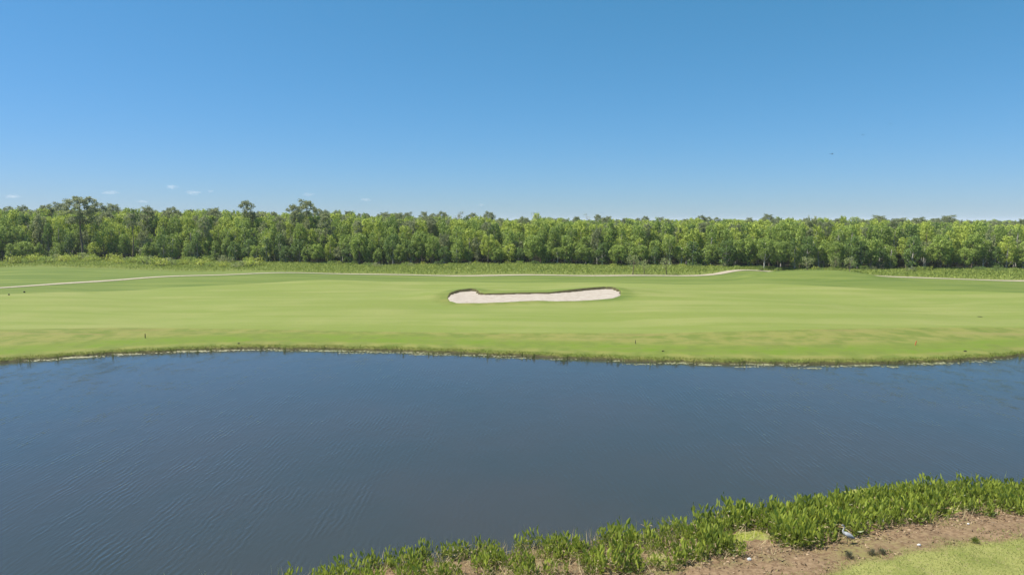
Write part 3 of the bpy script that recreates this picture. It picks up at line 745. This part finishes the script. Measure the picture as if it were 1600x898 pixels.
def marsh_variant(seed, n=17, hgt=.8, rad=.48, spike=.12):
    g = np.random.default_rng(seed); lv = MB(); dr = MB()
    for i in range(n):
        a = g.random() * 6.28; r_ = rad * math.sqrt(g.random()); b = np.array([r_ * math.cos(a), r_ * math.sin(a), -.12])
        H = hgt * g.uniform(.6, 1.15); lean = g.normal(size=2) * .10 + np.array([math.cos(a), math.sin(a)]) * .12 * r_ / rad
        top = np.array([b[0] + lean[0] * H, b[1] + lean[1] * H, H * .74])
        lv.tube([b, .5 * (b + top) + np.r_[g.normal(size=2) * .02, 0], top], [.011, .009, .006], 3, t=.25 + .3 * g.random())
        th = g.random() * 6.28; L = g.uniform(.26, .42)
        d_ = np.array([math.cos(th) * .45, math.sin(th) * .45, 1.0]); d_ /= np.linalg.norm(d_)
        q = np.array([math.cos(th + 1.57 + g.normal() * .6), math.sin(th + 1.57 + g.normal() * .6), .25])
        lance(lv, top - d_ * .02, top + d_ * L, g.uniform(.10, .165), .2, float(np.clip(.4 + .5 * g.random() + .1 * g.normal(), 0, 1)), q)
        for e in range(2):                                        # lower leaves
            z_ = g.uniform(.25, .7) * H; p = b + (top - b) * (z_ / (H * .74) * .8); th = g.random() * 6.28
            d_ = np.array([math.cos(th) * .9, math.sin(th) * .9, g.uniform(.3, 1.0)]); d_ /= np.linalg.norm(d_)
            lance(lv, p, p + d_ * g.uniform(.2, .34), g.uniform(.075, .12), .2, float(g.uniform(.1, .6)), np.array([d_[1], -d_[0], .4]))
        if g.random() < spike:                                    # flower stalk
            s_ = b + np.array([lean[0], lean[1], 1.0]) * H * 1.25; lv.tube([b, s_], [.007, .004], 3, t=.4); lv.tube([s_, s_ + np.array([.01, 0, .10])], [.018, .008], 5, t=.15)
    for i in range(14):                                           # withered leaves at the foot
        a = g.random() * 6.28; r_ = rad * g.uniform(.3, 1.2); p = np.array([r_ * math.cos(a), r_ * math.sin(a), g.uniform(.0, .45)]); th = g.random() * 6.28
        lance(dr, p, p + np.array([math.cos(th), math.sin(th), g.uniform(-.2, .5)]) * g.uniform(.15, .35), g.uniform(.03, .07), .3, float(g.random()))
    return lv.build("leaves", [weed_leaf]), dr.build("withered_leaves", [weed_dry])
MARSH = [marsh_variant(200 + i, [17, 20, 15, 18, 12, 16, 19, 14][i], [.82, .78, .88, .74, .7, .9, .8, .66][i]) for i in range(8)]
WZ = [(520, "at the far left of the near shore"), (640, "in the sparse left stretch of the near shore"), (720, "on the near shore below the bunker's left end"), (800, "among straw on the near shore below the bunker"), (880, "on the near shore below the bunker's middle"),
      (960, "on the near shore below the bunker's right end"), (1040, "beside the olive algae at the near shore"), (1110, "left of the lime algae patch"), (1190, "beside the lime algae patch"), (1250, "in the left half of the heron's thicket"), (1310, "directly behind the heron"),
      (1370, "just right of the heron"), (1430, "in the thicket above the bare bank right of the heron"), (1490, "beside the small right-hand algae patch"), (1550, "in the right end thicket, its left half"), (9999, "at the right edge of the near shore")]
ALGAE = [((1168, 842), 1.7, .9, "lime green algae patch on wet mud left of the heron"), ((1478, 803), 1.0, .7, "small lime algae patch between two marsh thickets at right"),
         ((1352, 766), 1.5, .6, "pale algae scum at the water's edge above the heron"), ((1470, 757), 1.3, .5, "yellowish algae scum in the water between the right-hand thickets"),
         ((1030, 880), .8, .9, "narrow olive algae patch at the inner edge of the marsh plants")]
alg = [(np.array(on_plane(p[0], p[1], .1)), rx, ry, lab) for p, rx, ry, lab in ALGAE]
cand = []
g = np.random.default_rng(71); tries = 0
pts = []
while len(pts) < 420 and tries < 30000:
    tries += 1
    x = g.uniform(-20, 46); a_, b_ = float(ROOT_IN(x)), float(ROOT_OUT(x)); y = a_ + (b_ - a_) * g.random()
    px = px_of(x, y, .4)
    if px < 270 or px > 1650: continue
    if g.random() > np.interp(px, [440, 500, 600, 700, 830, 900, 1050, 1150], [.0, .22, .75, .8, .5, .75, .8, 1]): continue
    if math.sin(x * 1.25 + 1.1 * y) + math.sin(x * .7 - 1.9 * y + 2) + .5 * math.sin(3.1 * x) < np.interp(px, [600, 1050, 1200], [-.1, -.5, -1.0]): continue
    if any(((x - c[0]) / (rx * 1.05)) ** 2 + ((y - c[1]) / (ry * 1.1)) ** 2 < 1 or (i_ in (0, 1) and abs(x - c[0]) < rx * .8 and y < c[1]) for i_, (c, rx, ry, _) in enumerate(alg)): continue
    dmin = np.interp(px, [300, 700, 1050, 1200], [.70, .64, .58, .52])
    if any((x - q[0]) ** 2 + (y - q[1]) ** 2 < dmin ** 2 for q in pts): continue
    pts.append((x, y, px))
order = sorted(pts, key=lambda q: abs(q[2] - 1100) * .2 + q[1])     # those that show largest first
near300 = [q for q in order if q[2] < 1620][:300]; extra = [q for q in pts if q not in near300]
for x, y, px in near300:
    v = int(g.integers(8)); sc = g.uniform(.65, 1.15) * (.98 + .22 * math.sin(x * 1.25 + 1.1 * y) * math.sin(x * .7 - 1.9 * y + 2) + .10 * math.sin(2.3 * x)) * np.interp(px, [300, 600, 1050, 1200], [.75, 1.0, 1.15, 1.28])
    e = obj("marsh_plant", None, None, (x, y, max(h1(x, y), -.12)), (0, 0, g.random() * 6.28), (sc, sc, sc)); e.empty_display_size = .2
    obj("leaves", MARSH[v][0], e); obj("withered_leaves", MARSH[v][1], e)
    a_, b_ = float(ROOT_IN(x)), float(ROOT_OUT(x)); q = (y - a_) / (b_ - a_)
    row = "waterside" if q > .67 else "bank-side" if q < .34 else "middle"
    for lim, zn_ in WZ:
        if px < lim: tag(e, f"{row} marsh plant clump {zn_}", "marsh plant", f"{row} marsh plants {zn_}"); break
# marsh plants beyond the countable ones, and outside the frame on either side
for i in range(150):
    s_ = -1 if i % 2 else 1; x = g.uniform(44, 60) if s_ > 0 else g.uniform(-44, -27); extra.append((x, ROOT_IN(x) + (ROOT_OUT(x) - ROOT_IN(x)) * g.random(), 0))
first_marsh = {}
for o in bpy.data.objects:
    if o.parent and o.parent.name.startswith("marsh_plant") and o.name.startswith("leaves"): first_marsh.setdefault(o.data.name, o)
ms = list(first_marsh.values()); ex = np.array([(x, y, max(h1(x, y), -.12)) for x, y, _ in extra])
tag(scatter_mass("marsh_growth", (ex, g.random(len(ex)) * 6.28, np.repeat(g.uniform(.8, 1.2, (len(ex), 1)), 3, 1), g.integers(0, len(ms), len(ex))), ms), "marsh growth filling the gaps of the near shore", "marsh plants", None, "stuff")

# thin stalks, straw and litter on the near bank
g = np.random.default_rng(72)
def strip_points(n, lo_, hi_, xa=-20, xb=46):
    X = g.uniform(xa, xb, n); a_, b_ = lo_(X), hi_(X); return X, a_ + (b_ - a_) * g.random(n)
X, Y = strip_points(15000, lambda x: ROOT_IN(x) - .3, lambda x: ROOT_OUT(x) - .2)
kk = g.random(len(X)) < np.interp(px_of(X, Y, .4), [300, 600, 700, 1000, 1150], [.3, .8, 1, .9, .5]); X, Y = X[kk], Y[kk]
strawm = leaf_mat("straw", (0.26, 0.20, 0.11), (0.58, 0.50, 0.28), .3, .8, 0)
tag(blades("straw_grass", X, Y, g.uniform(.12, .70, len(X)), g.uniform(.012, .035, len(X)), strawm, g, .7, np.maximum(height(X, Y), 0)), "pale dead straw between the marsh plants of the near shore", "dry grass", None, "stuff")
X, Y = strip_points(420, lambda x: ROOT_OUT(x) - .6, lambda x: ROOT_OUT(x) + .55)
tag(blades("reed_stalks", X, Y, g.uniform(.5, 1.25, len(X)), g.uniform(.012, .03, len(X)), weed_leaf, g, .12, np.full(len(X), -.05)), "thin stalks standing in the water along the marsh plants", "reeds", None, "stuff")
X, Y = strip_points(7000, YLAWN, ROOT_IN); kk = (np.sin(X * 1.3 + Y) + np.sin(X * .6 - Y * 1.7) + g.normal(size=len(X)) * .5) > .9
X, Y = X[kk], Y[kk]
tag(blades("bank_sprouts", X, Y, g.uniform(.06, .24, len(X)), g.uniform(.02, .05, len(X)), lawng, g, .6), "small green sprouts on the bare near bank", "grass", None, "stuff")
X, Y = strip_points(13000, lambda x: YLAWN(x) - .2, lambda x: ROOT_IN(x) + .9)
d1 = (ROOT_IN(X) - Y) / np.maximum(ROOT_IN(X) - YLAWN(X), .5)
kk = g.random(len(X)) < np.clip(1.0 - d1 * 1.25 + .5 * np.sin(X * 1.7) * np.sin(Y * 2.3 + X), .08, 1); X, Y = X[kk], Y[kk]
n = len(X); Pp = np.stack([X, Y, height(X, Y) + g.uniform(.0, .05, n)], 1); Nn = g.normal(size=(n, 3)) * .7; Nn[:, 2] += 1
V, Fc = quads(Pp, Nn, g.uniform(.08, .32, n), .34, g)
litm = leaf_mat("leaf_litter", (0.09, 0.058, 0.036), (0.40, 0.295, 0.19), .15, .85, 0)
tag(obj("leaf_litter", mesh("leaf_litter", V, Fc, [litm], False, {"tint": np.repeat(g.random(n) ** 1.3, 4)})), "brown dead leaves and stems littering the near bank", "leaf litter", None, "stuff")

# algae patches
algm = NT("algae"); _n = algm.noise(5, 5); _n2 = algm.noise(1.4, 3)
_cc = algm.mix(algm.mr(_n, .35, .65), (0.13, 0.15, 0.018), (0.22, 0.235, 0.035)); _cc = algm.mix(algm.mr(_n2, .45, .7, 0, .6), _cc, (0.21, 0.19, 0.085))
algm = algm.done(algm.principled(_cc, .7, algm.bump(_n, .5, .03), .3))
for (c, rx, ry, lab) in alg:
    V = []; Fc = []; nr, ns = 7, 40; ph = g.random(6) * 6.28
    for i in range(nr + 1):
        for j in range(ns):
            a = 2 * math.pi * j / ns; k_ = (i / nr) * (1 + .18 * math.sin(2 * a + ph[0]) + .14 * math.sin(3 * a + ph[1]) + .10 * math.sin(7 * a + ph[2]) + .06 * math.sin(13 * a + ph[3]))
            x, y = c[0] + rx * k_ * math.cos(a), c[1] + ry * k_ * math.sin(a)
            V.append((x, y, max(h1(x, y), 0) + .035 - (.06 if i == nr else 0) + .008 * g.normal()))
    for i in range(nr):
        for j in range(ns): Fc.append((i * ns + j, (i + 1) * ns + j, (i + 1) * ns + (j + 1) % ns, i * ns + (j + 1) % ns))
    V = np.array(V); o = c[0], c[1]; V[:, 0] -= o[0]; V[:, 1] -= o[1]
    tag(obj("algae_patch", mesh("algae_patch", V, Fc, [algm], True), None, (o[0], o[1], 0)), lab, "algae")

# small dry bushes on the near bank
twig = leaf_mat("dark_twigs", (0.06, 0.065, 0.035), (0.20, 0.19, 0.11), .2, .8, .2)
for (px, py, hh, ww, lab) in [(1326, 872, .45, .42, "dark twiggy tuft on the bare bank just below the heron"), (1362, 866, .38, .38, "left of two joined grey-brown tufts right of the heron"), (1378, 865, .36, .34, "right of two joined grey-brown tufts right of the heron"),
                              (1523, 848, .4, .36, "small green tuft on the bare bank at the lawn's edge, right")]:
    p = ground_at(px, py); mb = MB(); sm = MB()
    for i in range(150):
        a = g.random() * 6.28; el = g.uniform(.25, 1.4); L = hh * g.uniform(.6, 1.15)
        d_ = np.array([math.cos(a) * math.cos(el) * ww / hh, math.sin(a) * math.cos(el) * ww / hh, math.sin(el)])
        b_ = np.array([g.normal() * .05, g.normal() * .05, 0]); lance(mb, b_ + d_ * L * .3, b_ + d_ * L, .022, .2, float(g.random()))
        if i % 8 == 0: sm.tube([b_ - np.array([0, 0, .05]), b_ + d_ * L * .7], [.008, .003], 3)
    e = obj("dry_tuft", None, None, tuple(p)); tag(e, lab, "tuft", "tufts on the near bank")
    obj("leaves", mb.build("leaves", [weed_leaf if px > 1500 else twig]), e); obj("stems", sm.build("stems", [bark_brown]), e)

# ================================================================== far shore: reeds and floating leaves
reedm = leaf_mat("reed_leaf", (0.05, 0.075, 0.015), (0.20, 0.23, 0.05), .3, .6, .3)
RV = []
for k_ in range(4):
    gg = np.random.default_rng(300 + k_); mb = MB()
    for i in range(9):
        b_ = np.array([gg.normal() * .22, gg.normal() * .12, -.2]); H = gg.uniform(.35, .85); lance(mb, b_, b_ + np.array([gg.normal() * .16, gg.normal() * .1, H + .2]), .045, .3, float(gg.random()))
    RV.append(mb.build("reed_clump", [reedm]))
items = []
for i in range(110):
    px = g.uniform(2, 1598); d0 = ray(px, 556); x = d0[0] * 100; x = float(x * (Yfar(x) / 100)); y = float(Yfar(x)) - abs(g.normal()) * 1.1 - .25
    o = obj("reed_clump", RV[i % 4], None, (x, y, 0), (0, 0, g.random() * 6.28), (1, 1, g.uniform(.6, 1.15)))
    z_ = "left of the dark stake" if px < 227 else "left of the bunker" if px < 700 else "below the bunker" if px < 968 else "right of the bunker" if px < 1430 else "right of the red stake"
    tag(o, f"thin reed clump in the water along the far bank {z_}", "reeds", "far bank reeds " + z_)
padm = leaf_mat("floating_leaf", (0.13, 0.15, 0.04), (0.40, 0.38, 0.25), .1, .5, 0, .5)
Pp, Ss, Tt = [], [], []
for i in range(170):
    px = g.uniform(-40, 1640); x = ray(px, 556)[0] * 100; dens = np.interp(px, [0, 350, 420, 640, 1000, 1600], [1, 1, .45, .5, .6, .35])
    if g.random() > dens: continue
    cy = float(Yfar(x)) - (.35 + abs(g.normal()) * (.35 if px < 420 else .8)); n = int(g.integers(8, 34)); L = g.uniform(.4, 1.6)
    Pp.append(np.stack([x + g.normal(size=n) * L, cy + g.normal(size=n) * .22, np.full(n, .012) + g.random(n) * .02], 1)); Ss.append(g.uniform(.08, .2, n)); Tt.append(np.clip((.8 if px < 420 else .45) + g.normal(size=n) * .2, 0, 1))
Pp = np.concatenate(Pp); Ss = np.concatenate(Ss); Tt = np.concatenate(Tt); n = len(Pp); th = np.linspace(0, 6.283, 6, endpoint=False)
V = Pp[:, None] + Ss[:, None, None] * np.stack([np.cos(th), np.sin(th), .06 * np.sin(th * 2)], 1)[None]
tag(obj("floating_leaves", mesh("floating_leaves", V.reshape(-1, 3), np.arange(6 * n).reshape(n, 6), [padm], False, {"tint": np.repeat(Tt, 6)})), "pale floating leaves along the foot of the far bank", "water plants", None, "stuff")

# ================================================================== small things on the course
def stake(px, py, hgt, w, mat, lab, lean=(0, 0)):
    p = ground_at(px, py); mb = MB()
    P_ = [(-w, -w, -.2), (w, -w, -.2), (w, w, -.2), (-w, w, -.2), (-w * .9, -w * .9, hgt * .9), (w * .9, -w * .9, hgt * .9), (w * .9, w * .9, hgt * .9), (-w * .9, w * .9, hgt * .9), (0, 0, hgt)]
    mb.add(P_, [(3, 2, 1, 0), (0, 1, 5, 4), (1, 2, 6, 5), (2, 3, 7, 6), (3, 0, 4, 7), (4, 5, 8), (5, 6, 8), (6, 7, 8), (7, 4, 8)])
    o = obj("marker_stake", mb.build("marker_stake", [mat]), None, tuple(p), (lean[0], lean[1], .3)); tag(o, lab, "stake", "stakes along the far bank")
wood_dark = plain_mat("weathered_wood", (0.035, 0.03, 0.02), (0.08, 0.07, 0.05), 12); redm = plain_mat("red_paint", (0.36, 0.07, 0.03), (0.45, 0.12, 0.05), 9, .6); whitem = plain_mat("white_plastic", (.45, .45, .44), (.58, .58, .56), 8, .5, .1)
stake(227, 528, .75, .055, wood_dark, "dark stake on the grass slope above the far bank, at left")
stake(993, 537, .62, .04, wood_dark, "short brown stake on the far slope below the bunker's right end")
stake(1430, 539, .70, .05, redm, "leaning red stake on the far slope at right", (0, .32))
def lump(px, py, r_, mat, lab, name, cat, flat=.5):
    p = ground_at(px, py); mb = MB(); mb.blob((0, 0, r_ * flat * .6), (r_, r_ * .7, r_ * flat), 9, 6, jit=.35, g=g); o = obj(name, mb.build(name, [mat], False), None, tuple(p)); tag(o, lab, cat)
soil = plain_mat("dark_clod", (0.03, 0.035, 0.015), (0.08, 0.08, 0.03), 10)
lump(14, 461, .2, wood_dark, "small dark lump on the fairway near the left end, lower of two", "dark_marker", "marker", 1.0)
lump(38, 457, .22, wood_dark, "small dark lump on the fairway near the left end, upper of two", "dark_marker", "marker", 1.0)
lump(1508, 549, .22, soil, "dark clod on the far slope near the right end", "clod", "clod"); lump(1036, 549, .2, soil, "dark clod on the far bank below the bunker's right", "clod", "clod"); lump(373, 537, .2, soil, "dark clod at the far bank's edge at left", "clod", "clod")
lump(1531, 495, .5, soil, "flat dark patch of clod on the fairway at right", "clod", "clod", .12)
lump(1171, 875, .13, whitem, "crumpled white scrap on the mud below the algae patch", "litter_scrap", "litter", .7)
lump(1436, 852, .11, whitem, "small white scrap on the bare bank right of the heron", "litter_scrap", "litter", .6); lump(1513, 819, .08, whitem, "tiny white scrap among dead leaves at right", "litter_scrap", "litter", .7)
p = ground_at(1380, 822); mb = MB(); mb.tube([(0, 0, -.2), (0, 0, .36)], [.024, .024], 8); mb.tube([(0, 0, .36), (0, 0, .40)], [.032, .03], 8)
tag(obj("plastic_pipe", mb.build("plastic_pipe", [whitem]), None, tuple(p)), "short white pipe standing at the edge of the marsh plants", "pipe")

# ------------------------------------------------------------------ heron
hg = plain_mat("heron_grey", (0.20, 0.22, 0.25), (0.32, 0.33, 0.35), 14, .8, .3); hw = plain_mat("heron_white", (.30, .31, .31), (.40, .41, .40), 14, .8, .2)
hb = plain_mat("heron_black", (.02, .02, .025), (.05, .05, .05), 10, .6); hy = plain_mat("heron_bill", (.55, .40, .10), (.62, .48, .16), 10, .5); hl = plain_mat("heron_leg", (.16, .14, .09), (.22, .19, .12), 10, .7)
p = ground_at(1322, 851)
H_ = obj("heron", None, None, tuple(p), (0, 0, R(-18)), (1.12, 1.12, 1.12)); tag(H_, "grey heron with raised white neck standing on the bare bank, facing left", "heron")
mb = MB()
mb.tube([(.40, 0, .40), (.33, 0, .43), (.22, 0, .49), (.08, 0, .55), (-.05, 0, .61), (-.13, 0, .66), (-.175, 0, .73), (-.165, 0, .80), (-.135, 0, .87), (-.125, 0, .94), (-.145, 0, 1.00), (-.185, 0, 1.035), (-.235, 0, 1.04), (-.265, 0, 1.035)],
        [.012, .04, .085, .118, .112, .082, .05, .038, .033, .031, .032, .036, .03, .012], 12, flat=.86)
body = obj("body", mb.build("body", [hw], True), H_)
for s_ in (-1, 1):
    w_ = MB(); w_.tube([(-.08, s_ * .085, .63), (.02, s_ * .108, .59), (.14, s_ * .10, .53), (.26, s_ * .075, .47), (.42, s_ * .02, .39)], [.03, .085, .095, .07, .01], 9, flat=.35); obj("wing", w_.build("wing", [hg], True), H_)
    l_ = MB(); l_.tube([(.06, s_ * .05, .50), (.03, s_ * .05, .30), (.05, s_ * .05, .27), (.045, s_ * .05, .012)], [.022, .011, .013, .009], 7)
    leg = obj("leg", l_.build("leg", [hl], True), H_); f_ = MB()
    for a in (-.5, 0, .5, 3.14): f_.tube([(.045, s_ * .05, .015), (.045 - .09 * math.cos(a), s_ * .05 + .09 * math.sin(a), .008)], [.008, .004], 5)
    obj("toes", f_.build("toes", [hl]), leg)
    c_ = MB(); c_.tube([(-.24, s_ * .022, 1.055), (-.19, s_ * .030, 1.062), (-.12, s_ * .016, 1.045), (-.05, s_ * .01, 1.01)], [.004, .010, .008, .002], 5); obj("head_stripe", c_.build("head_stripe", [hb]), body)
    i_ = MB(); i_.blob((-.222, s_ * .028, 1.045), (.007, .005, .007), 6, 4); obj("eye", i_.build("eye", [hb]), body)
b_ = MB(); b_.tube([(-.25, 0, 1.038), (-.32, 0, 1.033), (-.41, 0, 1.022)], [.016, .011, .002], 8, flat=.6); obj("bill", b_.build("bill", [hy], True), H_)

# ------------------------------------------------------------------ birds in flight, far off
for (px, py, dep, sp, lab) in [(1300, 241, 130, .55, "dark bird in flight, lowest of the three specks in the sky at right"), (1348, 211, 200, .5, "faint bird in flight, middle of three specks in the sky at right"), (1391, 194, 210, .6, "faint bird in flight, highest of three specks in the sky at right")]:
    c = np.array([0, 0, CAM_H]) + ray(px, py) * dep; mb = MB()
    mb.tube([(-.22, 0, .0), (-.12, 0, .02), (0, 0, .02), (.14, 0, .0), (.26, 0, .0)], [.01, .045, .06, .04, .012], 7)
    B_ = obj("flying_bird", None, None, tuple(c), (0, 0, .5)); tag(B_, lab, "bird", "birds in flight"); obj("body", mb.build("body", [hb], True), B_)
    for s_ in (-1, 1):
        w_ = MB(); w_.add([(-.10, s_ * .04, .03), (.08, s_ * .04, .03), (-.12, s_ * sp * .5, .16), (.03, s_ * sp * .5, .15), (-.02, s_ * sp, .08), (.06, s_ * sp * .95, .075), (0, s_ * sp * .5, .135), (0, s_ * .04, .005)],
                          [(0, 1, 3, 2), (2, 3, 5, 4), (1, 7, 6, 3), (7, 0, 2, 6), (3, 6, 5), (6, 2, 4), (6, 4, 5)]); obj("wing", w_.build("wing", [hb]), B_)

# ------------------------------------------------------------------ small fair-weather clouds, far away and low
def cloud_material():
    k = NT("cloud_vapour"); k.t.nodes.remove(k.t.nodes.new("ShaderNodeValue"))
    co = k.n("ShaderNodeTexCoord").outputs["Object"]
    r_ = k.n("ShaderNodeVectorMath", {0: co}, operation='LENGTH').outputs["Value"]
    nz = k.noise(2.6, 4, .6, vec=k.n("ShaderNodeVectorMath", {0: co, 1: k.n("ShaderNodeObjectInfo").outputs["Location"]}, operation='ADD').outputs[0])
    d_ = k.mr(k.math('SUBTRACT', k.math('MULTIPLY', nz, 1.9), k.math('ADD', r_, .30)), 0.0, 0.5)
    v = k.n("ShaderNodeVolumePrincipled", {"Color": (1, 1, 1, 1), "Density": k.math('MULTIPLY', d_, .0022), "Anisotropy": .3})
    k.t.links.new(v.outputs[0], k.out.inputs["Volume"]); return k.m
cm = cloud_material()
mb = MB(); mb.blob((0, 0, 0), (1, 1, 1), 16, 10); cmesh = mb.build("cloud", [cm])
CL = [(268, 292, 13, 5, "brightest small white cloud, highest above the woods between giant and lone pine"), (302, 301, 15, 5, "second bright small cloud, just right of and below the brightest one"), (329, 299, 7, 3.5, "tiny cloud right of the two bright small clouds"),
      (172, 301, 16, 4, "thin flat cloud above the woods right of the giant pine"), (20, 307, 15, 4, "faint flat cloud low at the left end of the sky"),       (222, 315, 12, 3.5, "faint low cloud just above the treetops right of giant pine"), (482, 304, 12, 4, "small cloud above the flat-topped twin pine"), (571, 312, 12, 4, "small cloud right of the twin pines"),
      (752, 320, 7, 3.5, "tiny low cloud above the woods behind the bunker's left end")]
for i, (px, py, w_, t_, lab) in enumerate(CL):
    dep = 13000.0; c = np.array([0, 0, CAM_H]) + ray(px, py) * dep; s_ = dep / F
    tag(obj("cloud", cmesh, None, tuple(c), (0, 0, 0), (w_ * s_ * 1.25, w_ * s_, t_ * s_ * 1.25)), lab, "cloud", "small clouds low over the woods")


# ------------------------------------------------------------------ thin summer haze over the whole place
k = NT("haze_air"); v = k.n("ShaderNodeVolumePrincipled", {"Color": (0.80, 0.88, 1.0, 1), "Density": 0.00008, "Anisotropy": 0.0}); k.t.links.new(v.outputs[0], k.out.inputs["Volume"])
a, b, zt, zb = 9600.0, 10200.0, 46.0, -4.0
V = [(-a, -a, zb), (a, -a, zb), (a, b, zb), (-a, b, zb), (-a, -a, zt), (a, -a, zt), (a, b, zt), (-a, b, zt)]
tag(obj("haze", mesh("haze", V, [(3, 2, 1, 0), (4, 5, 6, 7), (0, 1, 5, 4), (1, 2, 6, 5), (2, 3, 7, 6), (3, 0, 4, 7)], [k.m])), kind="stuff")
